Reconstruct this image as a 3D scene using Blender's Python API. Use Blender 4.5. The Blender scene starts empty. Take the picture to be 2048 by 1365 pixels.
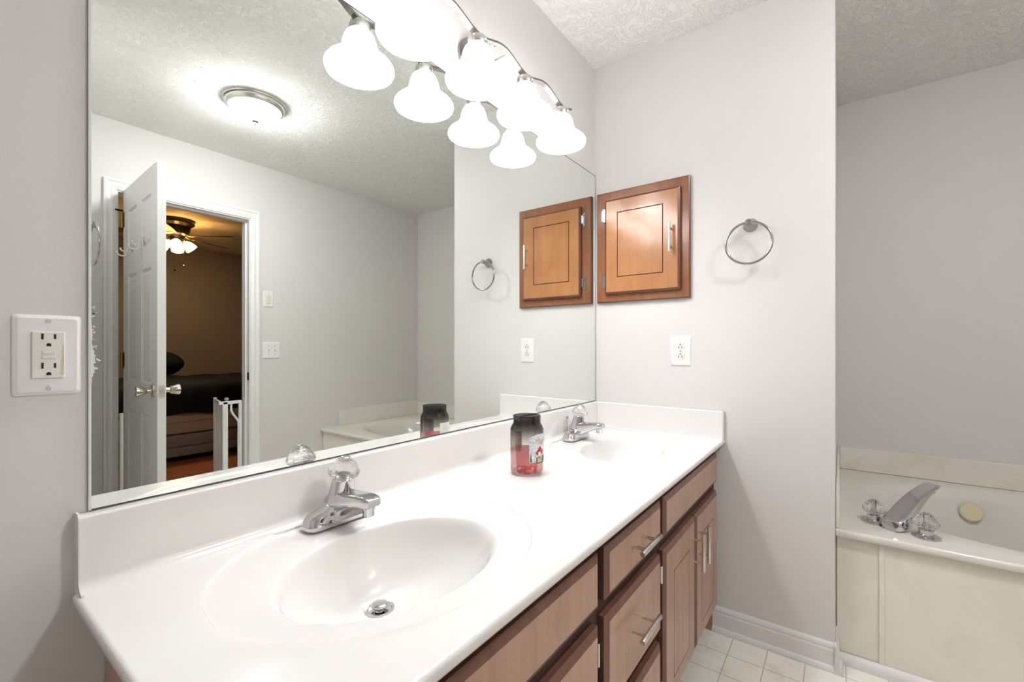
import bpy, bmesh, math, random
from mathutils import Vector, Matrix
random.seed(7)
PI = math.pi
S = bpy.context.scene
C = S.collection

# ------------------------------------------------------------------ camera, world, exposure
CAM_Y, CAM_Z = -0.93315, 1.13254
cam = bpy.data.cameras.new('camera')
cam.sensor_width = 36.0
cam.lens = 893.0 / 2048.0 * 36.0
cam.shift_y = 12.5 / 2048.0
cam.clip_start = 0.01
cam.clip_end = 60
camo = bpy.data.objects.new('camera', cam)
C.objects.link(camo)
camo.location = (0, CAM_Y, CAM_Z)
camo.rotation_euler = (PI / 2, 0, math.atan(657 / 893.0) - PI / 2)
S.camera = camo
w = bpy.data.worlds.new('world')
S.world = w
w.use_nodes = True
w.node_tree.nodes['Background'].inputs[0].default_value = (1, 1, 1, 1)
w.node_tree.nodes['Background'].inputs[1].default_value = 0.0
vs = S.view_settings
vs.view_transform = 'Standard'
vs.look = 'None'
vs.gamma = 1.0
vs.exposure = 0.75
vs.use_curve_mapping = False

# strengths of the lamps the rooms have
SHADE_E = 5.0       # vanity bell glass
BULB_E = 78.0       # bulbs inside the bells
DOME_E = 69.0       # ceiling dome
TULIP_E = 6.0        # glowing glass of the bedroom fan
FAN_E = 700.0        # bulbs of the bedroom fan

# ------------------------------------------------------------------ materials
def M(name, col=(.8, .8, .8), rough=.5, metal=0., spec=.5, emit=None, es=0., coat=0., ior=1.45, trans=0.):
    m = bpy.data.materials.new(name)
    m.use_nodes = True
    p = m.node_tree.nodes['Principled BSDF']
    p.inputs['Base Color'].default_value = (*col, 1)
    p.inputs['Roughness'].default_value = rough
    p.inputs['Metallic'].default_value = metal
    p.inputs['Specular IOR Level'].default_value = spec
    p.inputs['IOR'].default_value = ior
    p.inputs['Transmission Weight'].default_value = trans
    p.inputs['Coat Weight'].default_value = coat
    p.inputs['Coat Roughness'].default_value = .1
    if emit:
        p.inputs['Emission Color'].default_value = (*emit, 1)
        p.inputs['Emission Strength'].default_value = es
    return m

def N(m, t, **kw):
    n = m.node_tree.nodes.new(t)
    for k, v in kw.items():
        if k in n.inputs: n.inputs[k].default_value = v
        else: setattr(n, k, v)
    return n

def L(m, a, b): m.node_tree.links.new(a, b)
def P(m): return m.node_tree.nodes['Principled BSDF']

def coords(m, scale=(1, 1, 1), rot=(0, 0, 0), loc=(0, 0, 0)):
    t = N(m, 'ShaderNodeTexCoord')
    mp = N(m, 'ShaderNodeMapping')
    mp.inputs['Scale'].default_value = scale
    mp.inputs['Rotation'].default_value = rot
    mp.inputs['Location'].default_value = loc
    L(m, t.outputs['Object'], mp.inputs[0])
    return mp.outputs[0]

def bump(m, h, strength=.2, dist=.01):
    b = N(m, 'ShaderNodeBump')
    b.inputs['Strength'].default_value = strength
    b.inputs['Distance'].default_value = dist
    L(m, h, b.inputs['Height'])
    L(m, b.outputs[0], P(m).inputs['Normal'])

def ramp(m, fac, stops):
    r = N(m, 'ShaderNodeValToRGB')
    e = r.color_ramp.elements
    while len(e) < len(stops): e.new(.5)
    for i, (q, c) in enumerate(stops):
        e[i].position = q
        e[i].color = (*c, 1)
    L(m, fac, r.inputs[0])
    return r.outputs[0]

def paint(name, col, rough=.55, bs=.06):
    m = M(name, col, rough, spec=.35)
    c = coords(m)
    n = N(m, 'ShaderNodeTexNoise', Scale=160.0, Detail=3.0)
    L(m, c, n.inputs['Vector'])
    bump(m, n.outputs[0], bs, .004)
    return m

m_wall = paint('wall_paint_warm_grey', (.735, .71, .69))
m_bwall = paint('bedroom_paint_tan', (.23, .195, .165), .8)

def ceiling_mat(name, col):
    m = M(name, col, .85, spec=.15)
    c = coords(m)
    n0 = N(m, 'ShaderNodeTexNoise', Scale=5.0, Detail=2.0)
    L(m, c, n0.inputs['Vector'])
    mix = N(m, 'ShaderNodeMixRGB')
    mix.blend_type = 'ADD'
    mix.inputs[0].default_value = .35
    L(m, c, mix.inputs[1]); L(m, n0.outputs['Color'], mix.inputs[2])
    n = N(m, 'ShaderNodeTexNoise', Scale=30.0, Detail=2.0, Roughness=.5, Distortion=1.6)
    L(m, mix.outputs[0], n.inputs['Vector'])
    mt = N(m, 'ShaderNodeMath', operation='SUBTRACT'); mt.inputs[1].default_value = .5
    L(m, n.outputs[0], mt.inputs[0])
    ab = N(m, 'ShaderNodeMath', operation='ABSOLUTE'); L(m, mt.outputs[0], ab.inputs[0])
    mr = N(m, 'ShaderNodeMapRange')
    mr.interpolation_type = 'SMOOTHSTEP'
    mr.inputs[1].default_value = 0.0; mr.inputs[2].default_value = .06
    mr.inputs[3].default_value = 1.0; mr.inputs[4].default_value = 0.0
    L(m, ab.outputs[0], mr.inputs[0])
    bump(m, mr.outputs[0], .65, .0042)
    return m
m_ceil = ceiling_mat('ceiling_stomp_texture', (.93, .925, .89))
m_bceil = ceiling_mat('bedroom_ceiling_texture', (.90, .83, .70))

def floor_mat():
    m = M('vinyl_tile', (.8, .77, .68), .35)
    c = coords(m, loc=(.079, .0125, 0))
    b = N(m, 'ShaderNodeTexBrick', Scale=1.0)
    b.offset = 0.0
    b.inputs['Brick Width'].default_value = .117
    b.inputs['Row Height'].default_value = .117
    b.inputs['Mortar Size'].default_value = .0016
    b.inputs['Mortar Smooth'].default_value = .3
    b.inputs['Bias'].default_value = -1
    n = N(m, 'ShaderNodeTexNoise', Scale=14.0, Detail=8.0, Roughness=.7)
    L(m, c, b.inputs['Vector']); L(m, c, n.inputs['Vector'])
    col = ramp(m, n.outputs[0], [(.3, (.74, .69, .57)), (.45, (.87, .845, .76)), (.7, (.92, .905, .84))])
    L(m, col, b.inputs['Color1']); L(m, col, b.inputs['Color2'])
    b.inputs['Mortar'].default_value = (.5, .42, .3, 1)
    L(m, b.outputs['Color'], P(m).inputs['Base Color'])
    return m
m_floor = floor_mat()

def wood(name, c1, c2, rough=.35, sc=(40, 40, 3), coat=.15):
    m = M(name, c1, rough, coat=coat)
    n = N(m, 'ShaderNodeTexNoise', Scale=1.0, Detail=6.0, Roughness=.6)
    L(m, coords(m, sc), n.inputs['Vector'])
    n2 = N(m, 'ShaderNodeTexNoise', Scale=7.0, Detail=2.0)
    L(m, coords(m), n2.inputs['Vector'])
    mx = N(m, 'ShaderNodeMixRGB'); mx.inputs[0].default_value = .5
    L(m, n.outputs[0], mx.inputs[1]); L(m, n2.outputs[0], mx.inputs[2])
    L(m, ramp(m, mx.outputs[0], [(.38, c1), (.62, c2)]), P(m).inputs['Base Color'])
    bump(m, n.outputs[0], .04, .002)
    return m
m_front = wood('vanity_wood_face', (.37, .198, .122), (.47, .265, .172), .33, coat=.55)
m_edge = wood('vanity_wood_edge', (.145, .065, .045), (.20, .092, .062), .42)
m_frame_shaded = wood('vanity_wood_frame_shaded', (.032, .010, .006), (.05, .017, .010), .55, coat=0)  # same stain as the fronts; shade of the gaps is darkened into the colour
m_medf = wood('medicine_wood_face', (.36, .15, .055), (.45, .205, .08), .28, coat=.4)
m_mede = wood('medicine_wood_edge', (.14, .04, .02), (.18, .055, .028), .3)
m_medframe = wood('medicine_wood_frame', (.21, .075, .03), (.3, .12, .05), .3, coat=.3)
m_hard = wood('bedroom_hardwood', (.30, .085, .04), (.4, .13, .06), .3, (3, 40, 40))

m_marble = M('cultured_marble_white', (.82, .80, .78), .16, spec=.5, coat=.2)
def marble_yellow():
    m = M('aged_marble', (.76, .71, .60), .22)
    n = N(m, 'ShaderNodeTexNoise', Scale=5.0, Detail=6.0, Roughness=.6, Distortion=.6)
    L(m, coords(m), n.inputs['Vector'])
    L(m, ramp(m, n.outputs[0], [(.3, (.78, .725, .62)), (.5, (.84, .80, .715)), (.75, (.86, .83, .76))]), P(m).inputs['Base Color'])
    return m
m_tubsplash = marble_yellow()
m_tub = M('tub_acrylic_bone', (.77, .735, .675), .12, coat=.3)
m_apron = marble_yellow()
m_trim = M('trim_white_gloss', (.84, .83, .815), .3)
m_base = M('baseboard_white', (.80, .775, .765), .35)
m_doorpaint = M('door_white_paint', (.80, .795, .78), .38)
m_chrome = M('chrome', (.62, .62, .635), .05, 1.0)
m_nickel = M('brushed_nickel', (.70, .68, .65), .27, 1.0)
m_nickdark = M('brushed_nickel_bar', (.30, .285, .265), .3, 1.0)
m_ringn = M('satin_nickel_ring', (.40, .385, .36), .22, 1.0)
m_steel = M('hinge_nickel', (.82, .80, .77), .22, 1.0)
m_brass = M('aged_brass', (.34, .25, .09), .35, 1.0)
m_black = M('slot_black', (.012, .012, .012), .6)
m_plastic = M('switch_plastic_white', (.86, .85, .84), .3)
m_almond = M('device_almond', (.83, .805, .745), .3)
m_acryl = M('clear_acrylic', (.97, .97, .97), .02, trans=1.0, ior=1.46)
def acrylic():
    m = m_acryl
    nt = m.node_tree
    out = [n_ for n_ in nt.nodes if n_.type == 'OUTPUT_MATERIAL'][0]
    t = nt.nodes.new('ShaderNodeBsdfTransparent'); t.inputs[0].default_value = (.98, .98, .98, 1)
    x = nt.nodes.new('ShaderNodeMixShader'); x.inputs[0].default_value = .28
    nt.links.new(P(m).outputs[0], x.inputs[1]); nt.links.new(t.outputs[0], x.inputs[2]); nt.links.new(x.outputs[0], out.inputs[0])
acrylic()
m_mirror = M('mirror_silver', (.88, .915, .885), .0, 1.0)
m_mirredge = M('mirror_edge_dark', (.05, .055, .05), .4)
m_mirlight = M('mirror_edge_bright', (.75, .78, .76), .3)
m_fanblack = M('fan_dark_bronze', (.018, .012, .009), .32, .4)
m_blade = M('fan_blade_wood', (.12, .055, .025), .45)
m_gate = M('gate_white_enamel', (.82, .83, .82), .3)
m_gategrey = M('gate_grey_plastic', (.42, .42, .43), .45)
m_caulk = M('old_caulk', (.52, .44, .31), .8)
m_discol = M('yellowed_plastic', (.76, .66, .44), .4)
def emis(name, col, s):
    m = M(name, (.9, .9, .9), .3, emit=col, es=s)
    return m
m_shade = emis('lit_bell_glass', (.98, .985, 1.0), SHADE_E)
m_bulb = emis('vanity_bulb', (.98, .985, 1.0), BULB_E)
m_dome = emis('lit_dome_glass', (.985, .985, 1.0), DOME_E)
def tulip():
    m = bpy.data.materials.new('amber_tulip_glass')
    m.use_nodes = True
    nt = m.node_tree; nt.nodes.clear()
    out = nt.nodes.new('ShaderNodeOutputMaterial')
    a = nt.nodes.new('ShaderNodeBsdfTranslucent'); a.inputs[0].default_value = (.95, .78, .50, 1)
    b = nt.nodes.new('ShaderNodeBsdfDiffuse'); b.inputs[0].default_value = (.9, .7, .42, 1)
    x = nt.nodes.new('ShaderNodeMixShader'); x.inputs[0].default_value = .35
    e_ = nt.nodes.new('ShaderNodeEmission'); e_.inputs[0].default_value = (1, .66, .27, 1); e_.inputs[1].default_value = TULIP_E
    ad = nt.nodes.new('ShaderNodeAddShader')
    nt.links.new(a.outputs[0], x.inputs[1]); nt.links.new(b.outputs[0], x.inputs[2]); nt.links.new(x.outputs[0], ad.inputs[0])
    nt.links.new(e_.outputs[0], ad.inputs[1]); nt.links.new(ad.outputs[0], out.inputs[0])
    return m
m_tulip = tulip()
m_fbulb = emis('fan_bulb', (1, .76, .46), FAN_E)

def fabric(name, c, rough=.9, sc=300, sheen=.2):
    m = M(name, c, rough, spec=.2)
    n = N(m, 'ShaderNodeTexNoise', Scale=float(sc), Detail=2.0)
    L(m, coords(m), n.inputs['Vector'])
    bump(m, n.outputs[0], .3, .003)
    return m
m_comf = fabric('black_velvet', (.007, .006, .006), .7)
m_tan = fabric('mattress_tan', (.40, .29, .21))
m_taupe = fabric('box_spring_taupe', (.25, .185, .15))
m_dark = M('bed_frame_dark', (.015, .012, .012), .5)

# ------------------------------------------------------------------ mesh helpers
def obj(name, bm, mats, parent=None, smooth=False, kind=None, sharp=None):
    bmesh.ops.recalc_face_normals(bm, faces=bm.faces[:])
    if smooth:
        for f in bm.faces: f.smooth = True
        if sharp is not None:
            for e in bm.edges:
                if len(e.link_faces) == 2 and e.calc_face_angle(0) > math.radians(sharp): e.smooth = False
    me = bpy.data.meshes.new(name)
    bm.to_mesh(me); bm.free()
    if not isinstance(mats, (list, tuple)): mats = [mats]
    for m in mats: me.materials.append(m)
    o = bpy.data.objects.new(name, me)
    C.objects.link(o)
    if parent is not None: o.parent = parent
    if kind: o['kind'] = kind
    return o

def thing(name, label, cat, loc=(0, 0, 0), rotz=0., group=None):
    o = bpy.data.objects.new(name, None)
    o.empty_display_size = .05
    C.objects.link(o)
    o.location = loc
    o.rotation_euler = (0, 0, rotz)
    o['label'] = label; o['category'] = cat
    if group: o['group'] = group
    return o

def tag(o, label, cat, group=None):
    o['label'] = label; o['category'] = cat
    if group: o['group'] = group
    return o

def nb(): return bmesh.new()

def box(bm, x0, x1, y0, y1, z0, z1, bev=0., mat=0, seg=2):
    t = nb()
    bmesh.ops.create_cube(t, size=1)
    for v in t.verts:
        v.co = Vector(((x0 + x1) / 2 + v.co.x * (x1 - x0), (y0 + y1) / 2 + v.co.y * (y1 - y0), (z0 + z1) / 2 + v.co.z * (z1 - z0)))
    if bev: bmesh.ops.bevel(t, geom=t.edges[:], offset=bev, segments=seg, affect='EDGES', profile=.5)
    for f in t.faces: f.material_index = mat
    merge(bm, t)
    return bm

def merge(bm, t, mtx=None):
    if mtx is not None: t.transform(mtx)
    me = bpy.data.meshes.new('tmp')
    t.to_mesh(me); t.free()
    bm.from_mesh(me)
    bpy.data.meshes.remove(me)

def lathe(bm, prof, segs=32, mtx=None, cap=True, mat=0, sx=1., sy=1.):
    t = nb()
    rings = []
    for r, z in prof:
        if r < 1e-6: rings.append([t.verts.new((0, 0, z))])
        else: rings.append([t.verts.new((r * sx * math.cos(2 * PI * i / segs), r * sy * math.sin(2 * PI * i / segs), z)) for i in range(segs)])
    for a, b in zip(rings, rings[1:]):
        for i in range(segs):
            j = (i + 1) % segs
            if len(a) == 1 and len(b) == 1: continue
            if len(a) == 1: t.faces.new((a[0], b[i], b[j]))
            elif len(b) == 1: t.faces.new((a[i], a[j], b[0]))
            else: t.faces.new((a[i], a[j], b[j], b[i]))
    if cap:
        for q in (rings[0], rings[-1]):
            if len(q) > 1: t.faces.new(q)
    for f in t.faces: f.material_index = mat
    merge(bm, t, mtx)
    return bm

def tube(bm, pts, r, segs=10, closed=False, cap=True, rs=None):
    t = nb()
    pts = [Vector(p) for p in pts]
    n = len(pts)
    rings = []
    up = None
    for i, p in enumerate(pts):
        if closed: d = pts[(i + 1) % n] - pts[i - 1]
        elif i == 0: d = pts[1] - p
        elif i == n - 1: d = p - pts[-2]
        else: d = pts[i + 1] - pts[i - 1]
        d.normalize()
        if up is None: up = Vector((0, 0, 1)) if abs(d.z) < .9 else Vector((1, 0, 0))
        s = d.cross(up).normalized()
        up = s.cross(d).normalized()
        rr = rs[i] if rs else r
        rings.append([t.verts.new(p + (s * math.cos(2 * PI * k / segs) + up * math.sin(2 * PI * k / segs)) * rr) for k in range(segs)])
    m = n if closed else n - 1
    for i in range(m):
        a, b = rings[i], rings[(i + 1) % n]
        for k in range(segs):
            l = (k + 1) % segs
            t.faces.new((a[k], a[l], b[l], b[k]))
    if cap and not closed:
        t.faces.new(rings[0]); t.faces.new(rings[-1])
    merge(bm, t)
    return bm

def prism(bm, poly, axis, a, b, mat=0):
    """extrude a closed 2-D polygon along an axis: 'x' poly=(y,z), 'y' poly=(x,z), 'z' poly=(x,y)"""
    t = nb()
    f = {'x': lambda p, s: (s, p[0], p[1]), 'y': lambda p, s: (p[0], s, p[1]), 'z': lambda p, s: (p[0], p[1], s)}[axis]
    A = [t.verts.new(f(p, a)) for p in poly]
    B = [t.verts.new(f(p, b)) for p in poly]
    n = len(poly)
    t.faces.new(A); t.faces.new(B)
    for i in range(n):
        j = (i + 1) % n
        t.faces.new((A[i], A[j], B[j], B[i]))
    for q in t.faces: q.material_index = mat
    merge(bm, t)
    return bm

def loft(bm, secs, cap=True):
    t = nb()
    R = [[t.verts.new(p) for p in s] for s in secs]
    n = len(secs[0])
    for a, b in zip(R, R[1:]):
        for i in range(n):
            j = (i + 1) % n
            t.faces.new((a[i], a[j], b[j], b[i]))
    if cap: t.faces.new(R[0]); t.faces.new(R[-1])
    merge(bm, t)
    return bm

def rrect(w, h, r, k=5):
    """rounded rectangle outline centred at 0"""
    out = []
    for cx, cy, a0 in ((w / 2 - r, h / 2 - r, 0), (-w / 2 + r, h / 2 - r, PI / 2), (-w / 2 + r, -h / 2 + r, PI), (w / 2 - r, -h / 2 + r, 1.5 * PI)):
        for i in range(k + 1):
            a = a0 + PI / 2 * i / k
            out.append((cx + r * math.cos(a), cy + r * math.sin(a)))
    return out

def rot_to(axis, loc):
    """matrix taking +z onto axis, at loc"""
    return Matrix.Translation(loc) @ Vector(axis).to_track_quat('Z', 'Y').to_matrix().to_4x4()

def slab(bm, W, H, T, panels=(), prof=(), chamfer=None, both=False, mtx=None):
    """panel in the local plane x 0..W, z 0..H; front faces -y at y=-T, back at y=0.
    prof: list of (inset, depth) rings inside every panel; chamfer=(width, drop) around the front; edges use material 1"""
    t = nb()
    c, d = chamfer or (0, 0)
    def face_side(yf, sgn):
        x0, x1, z0, z1 = c, W - c, c, H - c
        xs = sorted({x0, x1, *[p[0] for p in panels], *[p[2] for p in panels]})
        zs = sorted({z0, z1, *[p[1] for p in panels], *[p[3] for p in panels]})
        def inside(a, b, e, f):
            for p in panels:
                if p[0] <= (a + b) / 2 <= p[2] and p[1] <= (e + f) / 2 <= p[3]: return True
            return False
        for a, b in zip(xs, xs[1:]):
            for e, f in zip(zs, zs[1:]):
                if inside(a, b, e, f): continue
                t.faces.new([t.verts.new(q) for q in ((a, yf, e), (b, yf, e), (b, yf, f), (a, yf, f))])
        for p in panels:
            prev = [(p[0], yf, p[1]), (p[2], yf, p[1]), (p[2], yf, p[3]), (p[0], yf, p[3])]
            for k, (ins, dep) in enumerate(prof):
                y = yf + sgn * dep
                cur = [(p[0] + ins, y, p[1] + ins), (p[2] - ins, y, p[1] + ins), (p[2] - ins, y, p[3] - ins), (p[0] + ins, y, p[3] - ins)]
                for i in range(4):
                    j = (i + 1) % 4
                    q = t.faces.new([t.verts.new(v) for v in (prev[i], prev[j], cur[j], cur[i])])
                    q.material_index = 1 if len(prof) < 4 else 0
                prev = cur
            t.faces.new([t.verts.new(v) for v in prev])
    face_side(-T, 1)
    if both: face_side(0, -1)
    else: t.faces.new([t.verts.new(q) for q in ((0, 0, 0), (W, 0, 0), (W, 0, H), (0, 0, H))])
    o1 = [(0, -T + d, 0), (W, -T + d, 0), (W, -T + d, H), (0, -T + d, H)]
    o0 = [(c, -T, c), (W - c, -T, c), (W - c, -T, H - c), (c, -T, H - c)]
    bk = [(0, 0, 0), (W, 0, 0), (W, 0, H), (0, 0, H)]
    for A, B in (((o0, o1), (o1, bk)) if c else ((o1, bk),)):
        for i in range(4):
            j = (i + 1) % 4
            q = t.faces.new([t.verts.new(v) for v in (A[i], A[j], B[j], B[i])])
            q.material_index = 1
    bmesh.ops.remove_doubles(t, verts=t.verts[:], dist=1e-5)
    merge(bm, t, mtx)
    return bm

def arc(cx, cy, r, a0, a1, k):
    return [(cx + r * math.cos(math.radians(a0 + (a1 - a0) * i / k)), cy + r * math.sin(math.radians(a0 + (a1 - a0) * i / k))) for i in range(k + 1)]

# ------------------------------------------------------------------ the setting
XE = 1.929      # end wall
YS = -0.918     # where the end wall stops
XR = 2.985 + .015
YO = -2.44      # wall opposite the mirror
H = 2.44
def struct(name, bm, m, parent=None, **k):
    o = obj(name, bm, m, parent, **k)
    if parent is None: o['kind'] = 'structure'
    return o

struct('floor', box(nb(), -1.0, XR + .1, YO - .06, .1, -.1, 0), m_floor)
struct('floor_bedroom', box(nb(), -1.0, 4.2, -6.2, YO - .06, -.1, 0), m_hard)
struct('ceiling', box(nb(), -1.0, XR + .1, YO - .06, .1, H, H + .1), m_ceil)
struct('ceiling_bedroom', box(nb(), -1.0, 4.2, -6.2, YO - .06, H, H + .1), m_bceil)
struct('wall_mirror', box(nb(), -1.0, XR + .1, 0, .1, 0, H), m_wall)
struct('wall_end', box(nb(), XE, XR + .1, YS, 0, 0, H), m_wall)
struct('wall_tub', box(nb(), XR, XR + .1, YO - .06, YS, 0, H), m_wall)
DX0, DX1, DH = .718, 1.452, 2.045
bm = box(nb(), -1.0, DX0, YO - .06, YO, 0, H)
box(bm, DX1, XR + .1, YO - .06, YO, 0, H)
box(bm, DX0, DX1, YO - .06, YO, DH, H)
struct('wall_opposite', bm, m_wall)
bm = box(nb(), -1.0, DX0, YO - .115, YO - .06, 0, H)
box(bm, DX1, 4.2, YO - .115, YO - .06, 0, H)
box(bm, DX0, DX1, YO - .115, YO - .06, DH, H)
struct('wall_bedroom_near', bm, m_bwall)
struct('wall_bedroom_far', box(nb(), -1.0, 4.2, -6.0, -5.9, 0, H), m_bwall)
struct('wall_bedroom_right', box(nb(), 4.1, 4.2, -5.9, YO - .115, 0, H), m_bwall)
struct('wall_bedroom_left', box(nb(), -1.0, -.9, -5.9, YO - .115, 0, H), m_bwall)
bm = box(nb(), -.55, .385, -1.36, -1.26, 0, H)  # this stretch behind the camera is unseen, added to bounce light
box(bm, .285, .385, YO, -1.36, 0, H)
struct('wall_left', bm, m_wall)
struct('wall_nook_bounce', box(nb(), -.55, -.45, -1.26, 0, 0, H), m_wall)  # unseen closing wall, added and set close to bounce light

# baseboards: profile in (offset from wall, z)
BB = [(0, 0), (.024, 0), (.0235, .008), (.019, .017), (.0135, .021), (.0125, .07), (.0095, .076), (.0105, .082), (.008, .09), (.003, .0965), (0, .0965)]
struct('baseboard_end', prism(nb(), [(XE - a, z) for a, z in BB], 'y', -.5195, YS - .0), m_base)
bm = prism(nb(), [(YS - a, z) for a, z in BB], 'x', XE - .024, 1.9955)
struct('baseboard_end_return', bm, m_base)
struct('baseboard_opposite', prism(nb(), [(YO + a, z) for a, z in BB], 'x', 1.51, 1.98), m_base)
# tall pointed scrap of corner trim at the end of the wall
bm = prism(nb(), [(XE + .012, 0.0965), (XE + .04, .0965), (XE + .04, .11), (XE + .016, .15)], 'y', YS - .006, YS - .0005)
struct('trim_corner', bm, m_base)

# ------------------------------------------------------------------ doorway: casing, jamb, door
casing_prof = [(0, 0), (.058, 0), (.058, .017), (.048, .019), (.04, .014), (.03, .013), (.02, .016), (.01, .012), (.0, .009)]   # (away from opening, out of wall)
# mitred casing as one mesh: left, head, right
def casing():
    t = nb()
    path = [(DX0 + .004, 0, -1), (DX0 + .004, DH - .004, -1), (DX1 - .004, DH - .004, 1), (DX1 - .004, 0, 1)]
    rings = []
    for i, (x, z, s) in enumerate(path):
        ring = []
        for a, d in casing_prof:
            zz = z + (a if i in (1, 2) else 0)
            ring.append(t.verts.new((x + s * a, YO + d, zz)))
        rings.append(ring)
    n = len(casing_prof)
    for A, B in zip(rings, rings[1:]):
        for k in range(n):
            l = (k + 1) % n
            t.faces.new((A[k], A[l], B[l], B[k]))
    t.faces.new(rings[0]); t.faces.new(rings[-1])
    return t
struct('trim_1', casing(), m_trim)
bm = box(nb(), DX0 - .001, DX0 + .012, YO - .115, YO + .0015, 0, DH)
box(bm, DX1 - .012, DX1 + .001, YO - .115, YO + .002, 0, DH)
box(bm, DX0 + .012, DX1 - .012, YO - .115, YO + .002, DH - .012, DH)
box(bm, DX0 + .012, DX0 + .022, YO - .08, YO - .04, 0, DH - .012)     # door stops
box(bm, DX1 - .022, DX1 - .012, YO - .08, YO - .04, 0, DH - .012)
box(bm, DX0 + .022, DX1 - .022, YO - .08, YO - .04, DH - .022, DH - .012)
j = struct('trim_2', bm, m_trim)
st = obj('strike_plate', box(nb(), DX1 - .0135, DX1 - .0115, YO - .03, YO + .0005, .90, .955), M('strike_dark', (.09, .085, .07), .4, 1.0), j)

DW, DT = .682, .035
door = thing('door_1', 'white six panel door standing open against the doorway', 'door', (.752, YO + .006, .012), PI / 2 + math.radians(2.1))
door['kind'] = 'structure'
del door['label'], door['category']
ph = [(.20, .78), (.93, 1.53), (1.64, 1.90)]
sx = [(.105, .300), (.382, .577)]
panels = [(a, e, b, f) for a, b in sx for e, f in ph]
prof = [(.004, .0), (.012, .008), (.020, .009), (.034, .003), (.036, .0025)]
slab_bm = slab(nb(), DW, 2.03, DT, panels, prof, both=True)
# local x runs from hinge to free edge, y=0 back face (towards the left wall after the turn)
obj('slab', slab_bm, [m_doorpaint, m_doorpaint], door)
def knob_bm(sgn, y0):
    b = nb()
    m = rot_to((0, sgn, 0), (DW - .062, y0, .905))
    lathe(b, [(.033, 0), (.033, .004), (.030, .008), (.016, .010), (.0125, .014), (.0125, .028), (.016, .031), (.0195, .034), (.0245, .052), (.027, .066), (.0265, .070), (.022, .073), (.008, .0735), (.007, .071), (0, .071)], 28, m)
    return b
m_satin = M('satin_nickel_knob', (.62, .57, .48), .22, 1.0)
obj('knob', knob_bm(1, 0), m_satin, door, smooth=True, sharp=40)
obj('knob', knob_bm(-1, -DT), m_satin, door, smooth=True, sharp=40)
lt = obj('latch_plate', box(nb(), DW - .0005, DW + .0015, -DT / 2 - .0125, -DT / 2 + .0125, .875, .935, .0006), m_steel, door)
obj('latch_bolt', prism(nb(), [(DW + .0015, -DT / 2 - .008), (DW + .011, -DT / 2 - .008), (DW + .0015, -DT / 2 + .008)], 'z', .896, .914), m_satin, lt)
for hz in (.23, 1.045, 1.86):
    b = lathe(nb(), [(.0065, -.045), (.0065, .045), (.004, .048), (.004, .052), (0, .053)], 12, Matrix.Translation((-.004, .006, hz)))
    box(b, -.006, -.003, .004, .022, hz - .044, hz + .044)
    box(b, -.003, .03, -.004, .0012, hz - .044, hz + .044)
    hg = obj('hinge', b, m_brass, door, smooth=True, sharp=30)
    if hz > 1.8:
        b = tube(nb(), [(-.004, .004, hz + .055), (.01, .03, hz + .053), (-.012, .055, hz + .055)], .0055, 8)
        lathe(b, [(.008, 0), (.008, .008), (0, .009)], 12, rot_to((-.5, .8, 0), (-.011, .053, hz + .055)))
        obj('hinge_pin_stop', b, M('dark_hinge_stop', (.03, .022, .015), .4, .6), hg, smooth=True, sharp=40)
m_hook = M('white_hook', (.86, .86, .85), .22)
for hx in (.16, .42):
    b = box(nb(), hx - .012, hx + .012, 0, .004, 1.635, 1.70, .002)
    for s, r, zz in ((1, .040, 1.655), (1, .028, 1.672)):
        pts = [(hx, .004 + r * .2, zz)]
        for i in range(9):
            a = -PI / 2 - .6 + (PI * .75) * i / 8
            pts.append((hx, .004 + r * (.95 + .75 * math.cos(a)) * .8, zz - r * .15 + r * .55 * math.sin(a)))
        tube(b, pts, .0042, 8)
    obj('hook', b, m_hook, door, smooth=True, sharp=50)

# ------------------------------------------------------------------ mirror
mir = thing('mirror', 'large frameless wall mirror above the vanity countertop', 'mirror', (1.045, 0, .881))
MX0, MX1, MZ0, MZ1 = .1665 - 1.045, 1.9255 - 1.045, .0005, 1.939 - .881
obj('backing', box(nb(), MX0, MX1, -.0035, -.0005, MZ0, MZ1), m_mirredge, mir)
bm = nb()
bm.faces.new([bm.verts.new(q) for q in ((MX0 + .0035, -.0042, MZ0 + .0018), (MX1 - .0028, -.0042, MZ0 + .0018), (MX1 - .0028, -.0042, MZ1 - .0034), (MX0 + .0035, -.0042, MZ1 - .0034))])
r = bmesh.ops.extrude_face_region(bm, geom=bm.faces[:])
for v in [g for g in r['geom'] if isinstance(g, bmesh.types.BMVert)]: v.co.y = -.0034
obj('glass', bm, m_mirror, mir)
obj('bright_edge', box(nb(), MX0, MX0 + .0035, -.0044, -.0034, MZ0, MZ1), m_mirlight, mir)
bm = nb()
rnd = random.Random(3)
for k in range(34):
    zz = .212 + rnd.random() ** 1.3 * .105
    xx = MX0 + .0035 + abs(rnd.gauss(0, .004))
    ln, an = rnd.uniform(.001, .004), rnd.uniform(-1, 1)
    t = nb()
    n = 6
    vv = [t.verts.new((xx + ln * math.cos(2 * PI * i / n) * rnd.uniform(.5, 1.3), -.0043, zz + ln * .45 * math.sin(2 * PI * i / n) * rnd.uniform(.5, 1.3) + an * ln * .6 * math.cos(2 * PI * i / n))) for i in range(n)]
    t.faces.new(vv)
    r = bmesh.ops.extrude_face_region(t, geom=t.faces[:])
    for v in [g for g in r['geom'] if isinstance(g, bmesh.types.BMVert)]: v.co.y = -.0045
    merge(bm, t)
wz = [(MX0 + .002, .19)]
for k in range(40):
    q = k / 39
    wz.append((MX0 + .0036 + .0028 * math.sin(PI * q) * rnd.random() + (.0016 if .15 < q < .5 else 0), (.193 + q * .095)))
wz += [(MX0 + .002, .292)]
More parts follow.
